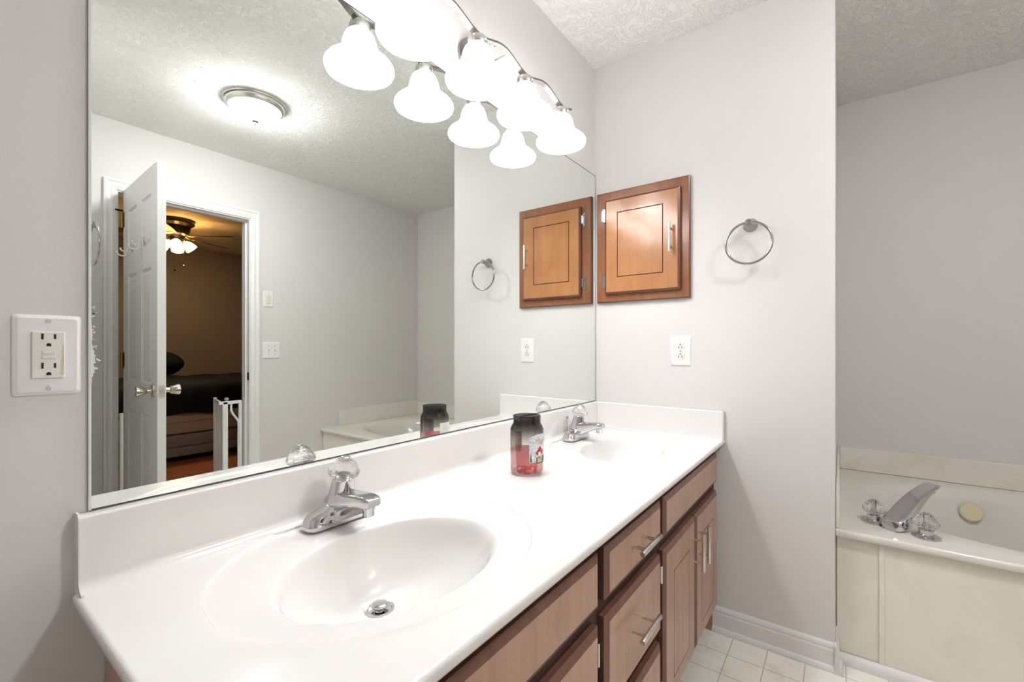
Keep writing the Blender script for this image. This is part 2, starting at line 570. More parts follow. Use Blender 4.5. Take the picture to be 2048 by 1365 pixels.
prism(bm, wz, 'y', -.0046, -.0043)
obj('worn_silvering', bm, M('flaked_silver_white', (.80, .81, .80), .6), mir)

# ------------------------------------------------------------------ countertop with basins
ZT = .767
ctop = thing('countertop', 'white cultured marble vanity top with two oval basins', 'countertop', (1.04, 0, .747))
OX, OZ = 1.04, .747
YB, YF = -.040, -.5565
sinks = [((.152, .98), (.5325, -.265, .293, .243), (.519, -.303, .2125, .1565)),
         ((.98, XE - .001), (1.580, -.265, .293, .243), (1.567, -.292, .2080, .148))]
DRAINS = []
def counter_top():
    t = nb()
    for (x0, x1), (rx, ry, ra, rb), (bx, by, ba, bb) in sinks:
        per = []
        nx, ny = 44, 28
        ys = [YB + (YF - YB) * i / ny for i in range(ny + 1)]
        xs = [x0 + (x1 - x0) * i / nx for i in range(nx + 1)]
        per += [(x0, y) for y in ys[:-1]] + [(x, YF) for x in xs[:-1]] + [(x1, y) for y in reversed(ys[1:])] + [(x, YB) for x in reversed(xs[1:])]
        loops = []
        # (kind, s) rings from drain out
        bowl = [0.115, .16, .24, .34, .44, .54, .64, .73, .81, .87, .915, .95, .975, .99, 1.0]
        D = .125
        def ang(p): return math.atan2((p[1] - ry) / rb, (p[0] - rx) / ra)
        A = [ang(p) for p in per]
        def bz(s):
            base = -.0075
            k = s ** 2.7
            z = base - D * (1 - k)
            if s > .87:                       # soften the lip
                q = (s - .87) / .13
                z0 = base - D * (1 - .87 ** 2.7)
                z = z0 + (base - z0) * (1 - (1 - q) ** 1.9)
            return z
        for s in bowl:
            cx, cy = bx + (1 - s) * .016, by + (1 - s) * .085
            loops.append([(cx + s * ba * math.cos(a), cy + s * bb * math.sin(a), bz(s)) for a in A])
        for q, dz in ((.05, -.0068), (.12, -.0062), (.3, -.0055), (.55, -.005), (.8, -.0046), (.93, -.0042), (.965, -.0034), (.985, -.0012), (1.0, -.0002), (1.012, 0.0)):
            loops.append([((bx + ba * math.cos(a)) * (1 - q) + (rx + ra * math.cos(a)) * q, (by + bb * math.sin(a)) * (1 - q) + (ry + rb * math.sin(a)) * q, dz) for a in A])
        last = loops[-1]
        for q in (.15, .4, .7, 1.0):
            loops.append([(l[0] * (1 - q) + p[0] * q, l[1] * (1 - q) + p[1] * q, 0) for l, p in zip(last, per)])
        V = [[t.verts.new((p[0] - OX, max(min(p[1], YB), YF), p[2] + ZT - OZ)) for p in lp] for lp in loops]
        n = len(per)
        for a, b in zip(V, V[1:]):
            for i in range(n):
                j = (i + 1) % n
                t.faces.new((a[i], a[j], b[j], b[i]))
        c0 = loops[0]
        DRAINS.append((sum(p[0] for p in c0) / n, sum(p[1] for p in c0) / n, bz(bowl[0]) + ZT))
        t.faces.new(V[0])
    bmesh.ops.remove_doubles(t, verts=t.verts[:], dist=2e-5)
    return t
bm = counter_top()
# rolled front edge and left edge, hanging 20 mm
fe = [(YF + .0, ZT)] + [(YF - .007 * math.sin(a * PI / 12), ZT - .007 + .007 * math.cos(a * PI / 12)) for a in range(1, 7)] + [(YF - .007, ZT - .014), (YF - .004, ZT - .019), (YF + .002, ZT - .0205), (YF + .02, ZT - .0205), (YF + .02, ZT - .006), (YF + .002, ZT - .002)]
prism(bm, [(y, z - OZ) for y, z in fe], 'x', .149 - OX, XE - .001 - OX)
le = [(.152, ZT)] + [(.152 - .006 * math.sin(a * PI / 12), ZT - .006 + .006 * math.cos(a * PI / 12)) for a in range(1, 7)] + [(.146, ZT - .014), (.150, ZT - .0205), (.172, ZT - .0205), (.172, ZT - .006), (.154, ZT - .002)]
prism(bm, [(x - OX, z - OZ) for x, z in le], 'y', -.021, YF)
obj('top', bm, m_marble, ctop, smooth=True, sharp=50)
# backsplash with cove
bs = [(-.0005, ZT), (-.0005, .876), (-.0035, .8795), (-.017, .8795), (-.0205, .876), (-.0215, .87), (-.0215, .786)] + [(-.0405 + .019 * math.cos(a), ZT + .019 - .019 * math.sin(a)) for a in [PI / 2 * i / 6 for i in range(1, 7)]] + [(-.0405, ZT - .004), (-.001, ZT - .004)]
bm = prism(nb(), [(y, z - OZ) for y, z in bs], 'x', .152 - OX, XE - .001 - OX)
bmesh.ops.bevel(bm, geom=[e for e in bm.edges if all(abs(v.co.x - (.152 - OX)) < 1e-5 for v in e.verts)], offset=.003, segments=2, affect='EDGES')
obj('backsplash', bm, m_marble, ctop, smooth=True, sharp=35)
bm = prism(nb(), [(XE - .0015 - OX, ZT - OZ - .003), (XE - .0015 - OX, .8795 - OZ), (XE - .017 - OX, .8795 - OZ), (XE - .020 - OX, .876 - OZ), (XE - .020 - OX, .778 - OZ), (XE - .023 - OX, .770 - OZ), (XE - .03 - OX, ZT - OZ + .0003)], 'y', -.022, -.562)
bmesh.ops.bevel(bm, geom=[e for e in bm.edges if all(abs(v.co.y + .562) < 1e-5 for v in e.verts)], offset=.003, segments=2, affect='EDGES')
obj('side_splash', bm, m_marble, ctop, smooth=True, sharp=35)
for dx, dy, dz in DRAINS:
    mt = Matrix.Translation((dx - OX, dy, dz - OZ))
    d = obj('drain', lathe(nb(), [(.0275, .0006), (.027, .0028), (.023, .003), (.0175, -.003), (.0165, -.008), (0, -.008)], 36, mt), m_chrome, ctop, smooth=True, sharp=50)
    b = lathe(nb(), [(.008, -.007), (.008, .004), (.0145, .0055), (.0165, .0075), (.0165, .010), (.015, .0117), (.006, .0125), (0, .0125)], 30, mt)
    obj('stopper', b, m_chrome, d, smooth=True, sharp=45)

# ------------------------------------------------------------------ vanity cabinet
van = thing('vanity_cabinet', 'brown wood bathroom vanity with doors and drawers under white marble top', 'cabinet', (1.055, -.26, 0))
VX, VY = 1.055, -.26
def vb(bm, x0, x1, y0, y1, z0, z1, **k): return box(bm, x0 - VX, x1 - VX, y0 - VY, y1 - VY, z0, z1, **k)
bm = vb(nb(), .186, .204, -.5185, -.002, 0, .746)
vb(bm, 1.908, XE - .003, -.5185, -.026, 0, .746)
vb(bm, .204, 1.908, -.012, -.002, .1, .60)
vb(bm, .204, 1.908, -.5, -.012, .1, .118)
obj('carcass', bm, m_front, van)
# face frame with openings behind the fronts closed by the fronts themselves
bm = vb(nb(), .186, XE - .003, -.5225, -.5035, .098, .746)
obj('face_frame', bm, m_frame_shaded, van)
obj('toe_kick', vb(nb(), .186, XE - .003, -.46, -.445, 0, .1), m_frame_shaded, van)
YFR = -.5228
CH = (.014, .007)
def front(name, x0, x1, z0, z1, door_panel=None):
    W, Hh = x1 - x0, z1 - z0
    pn, pr = (), ()
    if door_panel:
        i = .082
        pn = [(i, .055, W - i + .012, Hh - .085)]
        pr = [(.0018, .003), (.0036, .0)]
    b = slab(nb(), W, Hh, .0195, pn, pr, CH, mtx=Matrix.Translation((x0 - VX, YFR - VY, z0)))
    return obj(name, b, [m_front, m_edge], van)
def pull(parent, cx, cz, ln, vertical, post=.048):
    """bar pull in vanity coordinates on the front face"""
    yf = YFR - .0195
    b = nb()
    ax = Vector((0, 0, 1)) if vertical else Vector((1, 0, 0))
    c = Vector((cx - VX, yf - .034 - VY, cz))
    m = rot_to(ax, c - ax * ln / 2)
    lathe(b, [(0, 0), (.0056, 0), (.0062, .0008), (.0062, ln - .0008), (.0056, ln), (0, ln)], 20, m)
    for s in (-1, 1):
        p = c + ax * s * post
        lathe(b, [(.0042, 0), (.0042, .031)], 14, rot_to((0, -1, 0), (p.x, yf - VY, p.z)))
        lathe(b, [(.0052, 0), (.0052, .0022)], 14, rot_to((0, -1, 0), (p.x, yf - VY, p.z)))
    return obj('handle', b, m_nickel, parent, smooth=True, sharp=40)
def cab_hinge(parent, x, z):
    b = nb()
    box(b, x - .004 - VX, x + .004 - VX, YFR - .011 - VY, YFR - VY, z - .0215, z + .0215, .0015)
    lathe(b, [(.0035, -.024), (.0035, .024)], 10, Matrix.Translation((x - VX, YFR - .011 - VY, z)))
    return obj('hinge', b, m_steel, parent, smooth=True, sharp=30)
front('false_front', .200, .834, .602, .715)
front('false_front', 1.246, 1.900, .602, .715)
for nm, z0, z1, hz in (('a', .602, .715, .668), ('b', .361, .569, .470), ('c', .110, .328, .224)):
    dr = front('drawer', .864, 1.218, z0, z1)
    pull(dr, 1.040, hz, .125, False, .034)
for x0, x1, hx, gx in ((.200, .515, .478, .196), (.523, .834, .56, .8400), (1.246, 1.566, 1.532, 1.2400), (1.575, 1.900, 1.606, 1.9045)):
    d = front('door', x0, x1, .112, .567, True)
    pull(d, hx, .466, .124, True, .036)
    for z in (.503, .185):
        cab_hinge(d, gx, z)

# ------------------------------------------------------------------ faucets
def acrylic_knob(parent, mtx, sc=1., segs=12, cap_h=None):
    prof = [(.0, .0), (.017, 0), (.021, .004), (.031, .014), (.0325, .019), (.031, .025), (.0225, .040), (.012, .0495), (.0, .0495)]
    k = obj('knob', lathe(nb(), [(r * sc, z * sc) for r, z in prof], segs, mtx, cap=False), m_acryl, parent)
    b = lathe(nb(), [(.0, .0497), (.0092, .0497), (.0092, .0512), (.0075, .0525), (0, .0528)], 24, mtx @ Matrix.Scale(sc, 4))
    obj('cap', b, m_chrome, k if parent.type == 'EMPTY' else parent, smooth=True, sharp=40)
    return k

def sink_faucet(label, x, y, rod):
    t = thing('sink_faucet', label, 'faucet', (x, y, ZT), 0, 'vanity faucets')
    b = nb()
    secs = []
    for z, w, d in ((.0, .156, .053), (.007, .157, .054), (.0085, .154, .051), (.018, .148, .048), (.024, .136, .046), (.030, .090, .046), (.040, .058, .044)):
        secs.append([(px, py, z) for px, py in rrect(w, d, min(d / 2 - .002, .02 if z < .02 else .018), 6)])
    loft(b, secs)
    obj('base', b, m_chrome, t, smooth=True, sharp=40)
    b = nb()
    secs = []
    for yy, zt, wd, hh in ((.025, .050, .044, .044), (.010, .060, .054, .054), (-.015, .0655, .055, .056), (-.04, .067, .050, .046), (-.06, .068, .046, .036), (-.08, .069, .043, .028), (-.10, .0695, .041, .024), (-.112, .068, .038, .021), (-.118, .065, .030, .014)):
        zc = zt - hh / 2
        secs.append([(px, yy, zc + pz) for px, pz in rrect(wd, hh, min(hh, wd) * .3, 6)])
    loft(b, secs)
    obj('spout', b, m_chrome, t, smooth=True, sharp=45)
    obj('aerator', lathe(nb(), [(.0, .030), (.0105, .030), (.0115, .032), (.0115, .041), (.013, .043), (.013, .052), (0, .052)], 22, Matrix.Translation((0, -.100, 0))), m_chrome, t, smooth=True, sharp=40)
    tilt = Matrix.Translation((0, .001, .0)) @ Matrix.Rotation(math.radians(9), 4, 'X')
    obj('stem', lathe(nb(), [(.030, .035), (.0285, .05), (.0245, .068), (.0225, .085), (.0215, .091), (.014, .092), (.012, .1), (0, .1)], 32, tilt), m_chrome, t, smooth=True, sharp=45)
    acrylic_knob(t, tilt @ Matrix.Translation((0, 0, .086)))
    if rod:
        obj('lift_rod', lathe(nb(), [(.0022, .015), (.0022, .074), (.0045, .075), (.0048, .080), (.0036, .085), (0, .086)], 12, Matrix.Translation((-.012, .036, 0))), m_chrome, t, smooth=True, sharp=40)
    return t
sink_faucet('chrome sink faucet with clear knob behind the nearer basin', .548, -.075, False)
sink_faucet('chrome sink faucet with clear knob behind the far basin near the candle jar', 1.605, -.075, True)

# ------------------------------------------------------------------ candle jar
JX, JY = 1.076, -.1955
jar = thing('candle_jar', 'smoky glass jar candle with red wax and house label on the white countertop', 'candle', (JX, JY, ZT))
def jar_glass():
    m = bpy.data.materials.new('smoke_gradient_glass')
    m.use_nodes = True
    nt = m.node_tree
    nt.nodes.clear()
    out = nt.nodes.new('ShaderNodeOutputMaterial')
    tr = nt.nodes.new('ShaderNodeBsdfTransparent')
    gl = nt.nodes.new('ShaderNodeBsdfGlossy')
    gl.inputs['Roughness'].default_value = .04
    gl.inputs['Color'].default_value = (.9, .9, .9, 1)
    lw = nt.nodes.new('ShaderNodeLayerWeight'); lw.inputs['Blend'].default_value = .25
    mul = nt.nodes.new('ShaderNodeMath'); mul.operation = 'MULTIPLY_ADD'; mul.inputs[1].default_value = .35; mul.inputs[2].default_value = .03
    nt.links.new(lw.outputs['Fresnel'], mul.inputs[0])
    mx = nt.nodes.new('ShaderNodeMixShader')
    nt.links.new(mul.outputs[0], mx.inputs[0])
    nt.links.new(tr.outputs[0], mx.inputs[1]); nt.links.new(gl.outputs[0], mx.inputs[2])
    nt.links.new(mx.outputs[0], out.inputs[0])
    tc = nt.nodes.new('ShaderNodeTexCoord'); sp = nt.nodes.new('ShaderNodeSeparateXYZ')
    nt.links.new(tc.outputs['Object'], sp.inputs[0])
    mr = nt.nodes.new('ShaderNodeMapRange')
    mr.inputs[1].default_value = .066; mr.inputs[2].default_value = .15
    nt.links.new(sp.outputs[2], mr.inputs[0])
    cr = nt.nodes.new('ShaderNodeValToRGB')
    e = cr.color_ramp.elements
    e[0].position = 0; e[0].color = (.99, .99, .985, 1)
    e[1].position = 1; e[1].color = (.36, .355, .36, 1)
    for p, c in ((.22, (.95, .935, .92)), (.45, (.84, .82, .80)), (.68, (.62, .605, .59)), (.8, (.45, .44, .44))):
        q = e.new(p); q.color = (*c, 1)
    nt.links.new(mr.outputs[0], cr.inputs[0])
    nt.links.new(cr.outputs[0], tr.inputs[0])
    return m
gp = [(.0, .0), (.042, .0), (.0465, .002), (.0485, .007), (.0488, .015), (.0488, .122), (.0480, .130), (.0440, .139), (.0408, .1435), (.0398, .148), (.0398, .162), (.0408, .1655), (.0405, .1675), (.0385, .1680), (.0370, .1665), (.0365, .15), (.0378, .143), (.0462, .131), (.0474, .122), (.0474, .010), (.044, .005), (.0, .004)]
obj('glass', lathe(nb(), gp, 64, None, cap=False), jar_glass(), jar, smooth=True, sharp=50)
m_wax = M('red_wax', (.62, .045, .05), .45)
n = N(m_wax, 'ShaderNodeTexNoise', Scale=90.0, Detail=3.0)
L(m_wax, coords(m_wax), n.inputs['Vector'])
L(m_wax, ramp(m_wax, n.outputs[0], [(.38, (.40, .010, .015)), (.52, (.58, .03, .035)), (.66, (.85, .22, .20))]), P(m_wax).inputs['Base Color'])
P(m_wax).inputs['Subsurface Weight'].default_value = .2
P(m_wax).inputs['Subsurface Radius'].default_value = (.02, .004, .004)
rnd = random.Random(5)
def wax():
    t = nb()
    R, A = 14, 48
    rows = []
    top = t.verts.new((0, 0, .028))
    for i in range(1, R + 1):
        r = .0471 * i / R
        rows.append([t.verts.new((r * math.cos(2 * PI * k / A), r * math.sin(2 * PI * k / A), .024 + (.008 * rnd.random() if i < R else .002) + .004 * math.sin(3 * 2 * PI * k / A + i * .3))) for k in range(A)])
    for k in range(A): t.faces.new((top, rows[0][k], rows[0][(k + 1) % A]))
    low = [t.verts.new((.0471 * math.cos(2 * PI * k / A), .0471 * math.sin(2 * PI * k / A), .011)) for k in range(A)]
    low2 = [t.verts.new((.043 * math.cos(2 * PI * k / A), .043 * math.sin(2 * PI * k / A), .0055)) for k in range(A)]
    for a, b in zip(rows + [low], rows[1:] + [low, low2]):
        for k in range(A):
            j = (k + 1) % A
            t.faces.new((a[k], b[k], b[j], a[j]))
    t.faces.new(low2)
    return t
obj('wax', wax(), m_wax, jar, smooth=True)
m_film = bpy.data.materials.new('wax_film_pink'); m_film.use_nodes = True
nt = m_film.node_tree; p = nt.nodes['Principled BSDF']
p.inputs['Base Color'].default_value = (.70, .15, .15, 1); p.inputs['Alpha'].default_value = .68; p.inputs['Roughness'].default_value = .4
obj('wax_residue', lathe(nb(), [(.0472, .031), (.0472, .069), (.0464, .0695), (.0462, .031)], 48, None, cap=False), m_film, jar, smooth=True)
# paper label wrapped on the outside
def wrap(bm, poly, rr, a_mid, zc=0., sub=1):
    """flat polygons (s, z) bent round the jar: s metres to the right as seen from outside"""
    for v in bm.verts:
        s, dp, z = v.co.x, v.co.y, v.co.z
        a = a_mid + s / rr
        R_ = rr + dp
        v.co = Vector((R_ * math.cos(a), R_ * math.sin(a), z))
    return bm
A_CAM = math.atan2(CAM_Y - JY, 0 - JX)
AL = A_CAM + math.radians(8)           # left border of the label, running anticlockwise (to the right seen from outside)
def curved_patch(fn_lo, fn_hi, s0, s1, th=.0004, n=28, rr=.0489, lift=0.):
    t = nb()
    lo, hi, lo2, hi2 = [], [], [], []
    for i in range(n + 1):
        s = s0 + (s1 - s0) * i / n
        a = AL + s / rr
        for r_, L0, L1 in ((rr + lift + th, lo, hi), (rr + lift, lo2, hi2)):
            L0.append(t.verts.new((r_ * math.cos(a), r_ * math.sin(a), fn_lo(s))))
            L1.append(t.verts.new((r_ * math.cos(a), r_ * math.sin(a), fn_hi(s))))
    for i in range(n):
        t.faces.new((lo[i], lo[i + 1], hi[i + 1], hi[i])); t.faces.new((lo2[i], lo2[i + 1], hi2[i + 1], hi2[i]))
        t.faces.new((hi[i], hi[i + 1], hi2[i + 1], hi2[i])); t.faces.new((lo[i], lo[i + 1], lo2[i + 1], lo2[i]))
    for i in (0, n): t.faces.new((lo[i], hi[i], hi2[i], lo2[i]))
    return t
LWID = .074
hi = lambda s: .110 + .009 * (1 - ((s - LWID / 2) / (LWID / 2)) ** 2)
m_lab = M('label_snowy_paper', (.7, .72, .76), .5)
n = N(m_lab, 'ShaderNodeTexNoise', Scale=260.0, Detail=4.0)
L(m_lab, coords(m_lab), n.inputs['Vector'])
L(m_lab, ramp(m_lab, n.outputs[0], [(.32, (.36, .42, .46)), (.46, (.62, .66, .72)), (.6, (.80, .81, .84))]), P(m_lab).inputs['Base Color'])
lab = obj('label', curved_patch(lambda s: .040, hi, 0, LWID), m_lab, jar)
m_red = M('label_red', (.50, .035, .03), .5)
m_green = M('label_green', (.10, .13, .055), .5)
m_gold = M('label_gold', (.55, .44, .12), .4)
m_snow = M('label_white', (.88, .88, .87), .5)
def poly_patch(parent, name, poly, mat, lift):
    """polygon (s,z) triangulated finely and bent"""
    t = nb()
    f = t.faces.new([t.verts.new((a, 0, b)) for a, b in poly])
    bmesh.ops.triangulate(t, faces=t.faces[:])
    bmesh.ops.subdivide_edges(t, edges=t.edges[:], cuts=2)
    r = bmesh.ops.extrude_face_region(t, geom=t.faces[:])
    for v in [g for g in r['geom'] if isinstance(g, bmesh.types.BMVert)]: v.co.y = .0002
    for v in t.verts:
        a = AL + v.co.x / .0489
        R_ = .0489 + lift + v.co.y
        v.co = Vector((R_ * math.cos(a), R_ * math.sin(a), v.co.z))
    return obj(name, t, mat, parent)
poly_patch(lab, 'snow_drift', [(0, .040), (.074, .040), (.074, .064), (.05, .061), (.03, .058), (.015, .056), (0, .056)], m_snow, .0004)
poly_patch(lab, 'house', [(.018, .066), (.024, .066), (.024, .059), (.044, .0605), (.044, .068), (.050, .069), (.034, .085)], m_red, .0006)
poly_patch(lab, 'house_door', [(.028, .0595), (.037, .060), (.037, .067), (.0325, .069), (.028, .067)], m_snow, .0008)
poly_patch(lab, 'pine_tree', [(.001, .042), (.008, .042), (.006, .05), (.007, .05), (.0045, .066), (.002, .052)], m_green, .0006)
g = poly_patch(lab, 'scent_panel', [(.022, .036), (.056, .036), (.058, .039), (.058, .053), (.055, .056), (.024, .054), (.021, .051), (.021, .039)], m_green, .0007)
for k in range(4):
    poly_patch(g, 'scent_line', [(.027 + .002 * (k % 2), .0385 + k * .0040), (.052 - .003 * (k % 2), .0385 + k * .0040), (.052 - .003 * (k % 2), .0403 + k * .0040), (.027 + .002 * (k % 2), .0403 + k * .0040)], m_gold, .0009)
def text_bm(txt, size, depth=.0002):
    cu = bpy.data.curves.new('t', 'FONT')
    cu.body = txt; cu.size = size; cu.extrude = depth / 2; cu.resolution_u = 4
    o = bpy.data.objects.new('t', cu)
    me = bpy.data.meshes.new_from_object(o)
    bpy.data.objects.remove(o)
    b = nb(); b.from_mesh(me); bpy.data.meshes.remove(me)
    return b           # x right, y up, z thickness
b = text_bm('Magical', .021)
for v in b.verts:
    s, z = .018 + v.co.x * .82, .0915 + v.co.y
    a = AL + s / .0489
    R_ = .0489 + .0006 + v.co.z
    v.co = Vector((R_ * math.cos(a), R_ * math.sin(a), z))
obj('lettering', b, m_gold, lab)
# back label, seen in the mirror
AL = math.atan2(-CAM_Y - JY, -JX) + math.radians(0) - math.radians(20) - .052 / .0489
AL_back = AL
bl = obj('back_label', curved_patch(lambda s: .050, lambda s: .112, 0, .052), m_snow, jar)
for k in range(6):
    poly_patch(bl, 'print_line', [(.010, .097 - k * .006), (.042 - .004 * (k % 2), .097 - k * .006), (.042 - .004 * (k % 2), .0985 - k * .006), (.010, .0985 - k * .006)], M('label_grey_ink', (.3, .3, .3), .6) if k == 0 else bpy.data.materials['label_grey_ink'], .0004)

# ------------------------------------------------------------------ vanity light
LX = [.722, .952, 1.184, 1.416]
LY, LZ = -.113, 2.004
vl = thing('vanity_light', 'brushed nickel wavy bar light with four lit bell shades above the mirror', 'light fixture', (1.069, 0, 2.02))
vx, vz = 1.069, 2.02
pts = []
for i in range(0, 97):
    x = .662 + (1.482 - .662) * i / 96
    if x < LX[0]: z = LZ + .016 * (1 - math.cos(PI * min(1, (LX[0] - x) / .09))) / 2 * 2
    elif x > LX[3]: z = LZ + .026 * (1 - math.cos(PI * min(1, (x - LX[3]) / .12))) / 2
    else:
        q = ((x - LX[0]) / ((LX[3] - LX[0]) / 3)) % 1.0
        z = LZ + .026 * (1 - math.cos(2 * PI * q)) / 2
    pts.append((x - vx, z + .006 - vz))
secs = [[(x, LY - .009, z - .003), (x, LY + .009, z - .003), (x, LY + .009, z + .003), (x, LY - .009, z + .003)] for x, z in pts]
obj('bar', loft(nb(), secs), m_nickdark, vl)
b = lathe(nb(), [(.0, .0005), (.066, .0005), (.066, .010), (.060, .018), (.040, .024), (.0, .025)], 40, rot_to((0, -1, 0), (0, 0, .012)), sx=1., sy=1.)
for v in b.verts: v.co.x *= 1.2
obj('canopy', b, m_nickdark, vl, smooth=True, sharp=40)
for s in (-.032, .032):
    obj('arm', tube(nb(), [(s, -.02, .012), (s, LY + .009, .012)], .0065, 12), m_nickel, vl, smooth=True, sharp=40)
bell = [(.0225, .002), (.0300, -.003), (.0375, -.011), (.0425, -.024), (.0465, -.041), (.0510, -.055), (.0590, -.066), (.0720, -.076), (.0835, -.085), (.0895, -.093), (.0905, -.099), (.0875, -.106)]
bell = bell + [(.0850, -.1065)] + [(r - .003, z - .001) for r, z in reversed(bell[:-1])]
for x in LX:
    mt = Matrix.Translation((x - vx, LY, LZ - .026 - vz))
    sk = obj('socket', lathe(nb(), [(.0, .032), (.010, .032), (.012, .029), (.025, .022), (.0275, .016), (.0275, .002), (.026, -.002), (0, -.002)], 30, mt), m_nickel, vl, smooth=True, sharp=40)
    obj('screw', lathe(nb(), [(.003, 0), (.003, .005), (0, .0055)], 10, rot_to((0, -1, 0), (x - vx, LY - .027, LZ - .017 - vz))), m_steel, sk)
    obj('shade', lathe(nb(), bell, 44, mt, cap=False), m_shade, vl, smooth=True, sharp=60)
    obj('bulb', lathe(nb(), [(.012, -.003), (.013, -.02), (.022, -.038), (.027, -.055), (.025, -.068), (.015, -.079), (0, -.083)], 20, mt), m_bulb, vl, smooth=True)

# ------------------------------------------------------------------ medicine cabinet on the end wall
mc = thing('medicine_cabinet', 'small orange brown recessed wall cabinet with one door on the white end wall', 'cabinet', (XE, -.2265, 1.338))
# local: wall plane x=0, room towards -x ; width along y ; use slab rotated so its front faces -x
def to_end(y_left, x_off, z):
    """slab local (x right, -y front) -> end wall: right = -y world, front = -x world"""
    return Matrix.Translation((x_off, y_left, z)) @ Matrix.Rotation(-PI / 2, 4, 'Z')
cy = -.2265
b = slab(nb(), .416, .505, .018, (), (), (.004, .003), mtx=to_end(-.0155 - cy - .003, -.0005, 0.0))
obj('frame', b, [m_medframe, m_mede], mc)
dr = obj('door', slab(nb(), .334, .428, .020, [(.060, .074, .334 - .068, .428 - .062)], [(.0018, .003), (.0040, .0)], (.009, .006), mtx=to_end(-.066 - cy, -.019, .035)), [m_medf, m_mede], mc)
b = nb()
hy, hz0, hz1 = -.366 - cy, 1.526 - 1.338, 1.650 - 1.338
lathe(b, [(0, 0), (.0052, 0), (.006, .0008), (.006, .1232), (.0052, .124), (0, .124)], 20, Matrix.Translation((-.071, hy, hz0)))
for z in (hz0 + .024, hz1 - .024):
    lathe(b, [(.0042, 0), (.0042, .03)], 14, rot_to((-1, 0, 0), (-.0392, hy, z)))
obj('handle', b, m_nickel, dr, smooth=True, sharp=40)
for z in (1.737 - 1.338, 1.437 - 1.338):
    b = nb()
    yy = -.0535 - cy
    t = nb()
    poly = [(yy - .008, z - .03), (yy - .003, z - .036), (yy + .003, z - .036), (yy + .008, z - .03), (yy + .008, z + .03), (yy + .003, z + .036), (yy - .003, z + .036), (yy - .008, z + .03)]
    prism(b, poly, 'x', -.0225, -.0185)
    lathe(b, [(.004, -.02), (.004, .02)], 12, Matrix.Translation((-.026, yy - .009, z)))
    for s in (-.026, .026): lathe(b, [(.0025, 0), (.0025, .001), (0, .0015)], 10, rot_to((-1, 0, 0), (-.0225, yy, z + s)))
    obj('hinge', b, m_chrome, dr, smooth=True, sharp=30)

# ------------------------------------------------------------------ towel rings
def towel_ring(label, loc, ux, r=.078, swing=0.):
    """ux: +1 when the wall faces +x, -1 when it faces -x"""
    t = thing('towel_ring', label, 'towel ring', loc, 0, 'towel rings')
    b = lathe(nb(), [(.0, .0003), (.0255, .0003), (.0262, .003), (.024, .010), (.017, .020), (.0125, .030), (.0115, .046), (.012, .056), (.0105, .060), (0, .061)], 32, rot_to((ux, 0, 0), (0, 0, 0)))
    obj('post', b, m_ringn, t, smooth=True, sharp=40)
    pts = [(ux * (.051 + swing * (1 - math.cos(2 * PI * i / 72))), r * math.sin(2 * PI * i / 72), -r + .001 + r * math.cos(2 * PI * i / 72)) for i in range(72)]
    obj('ring', tube(nb(), pts, .0044, 12, closed=True), m_ringn, t, smooth=True)
    return t
towel_ring('nickel towel ring on the bright end wall right of the wood cabinet', (XE, -.6545, 1.602), -1)
towel_ring('nickel towel ring at the left edge of the mirror, beside the door casing', (.385, -1.42, 1.612), 1)

# ------------------------------------------------------------------ outlets and switches
def plate_bm(w, h, t=.0055):
    b = loft(nb(), [[(x, 0, z) for x, z in rrect(w, h, .004, 3)], [(x, -.002, z) for x, z in rrect(w, h, .004, 3)], [(x, -t, z) for x, z in rrect(w - .010, h - .010, .003, 3)]])
    return b
def slot(bm, x, z, w, h, y): box(bm, x - w / 2, x + w / 2, y - .0006, y, z - h / 2, z + h / 2)
def ground(bm, x, z, y, flip=1):
    prism(bm, [(x - .0024, z - flip * .002), (x + .0024, z - flip * .002)] + [(x + .0024 * math.cos(a), z + flip * .0024 * math.sin(a)) for a in [PI * i / 6 for i in range(7)]], 'y', y - .0006, y)
# ground-fault outlet on the mirror wall (faces -y)
go = thing('wall_outlet', 'white ground fault outlet left of the mirror with grimy yellowed edges', 'outlet', (.1235, 0, 1.1215))
obj('plate', plate_bm(.0705, .116), m_plastic, go, smooth=True, sharp=25)
b = box(nb(), -.0168, .0168, -.0085, -.0045, -.0335, .0335, .001)
dv = obj('receptacle', b, m_almond, go)
for zc in (.0215, -.0205):
    for sx_, sh in ((-.0064, .0085), (.0064, .0070)):
        b = nb(); slot(b, sx_, zc + .005, .0022, sh, -.0085); obj('slot', b, m_black, dv)
    b = nb(); ground(b, 0, zc - .0068, -.0085, 1); obj('ground_hole', b, m_black, dv)
obj('test_button', box(nb(), -.0068, .0068, -.0095, -.0085, .0015, .0058, .0003), m_almond, dv)
obj('reset_button', box(nb(), -.0068, .0068, -.0095, -.0085, -.0055, -.0012, .0003), m_almond, dv)
for z in (.0485, -.0485):
    b = lathe(nb(), [(.0034, 0), (.0034, .0008), (.0028, .0014), (0, .0014)], 14, rot_to((0, -1, 0), (0, -.0052, z)))
    obj('screw', b, m_steel, go)
b = nb()
prism(b, [(.0125, -.030), (.0158, -.030), (.0158, .012), (.0146, .020), (.0138, .004)], 'y', -.00862, -.00852)
obj('yellow_stain', b, M('stain_yellow', (.70, .60, .40), .5), dv)

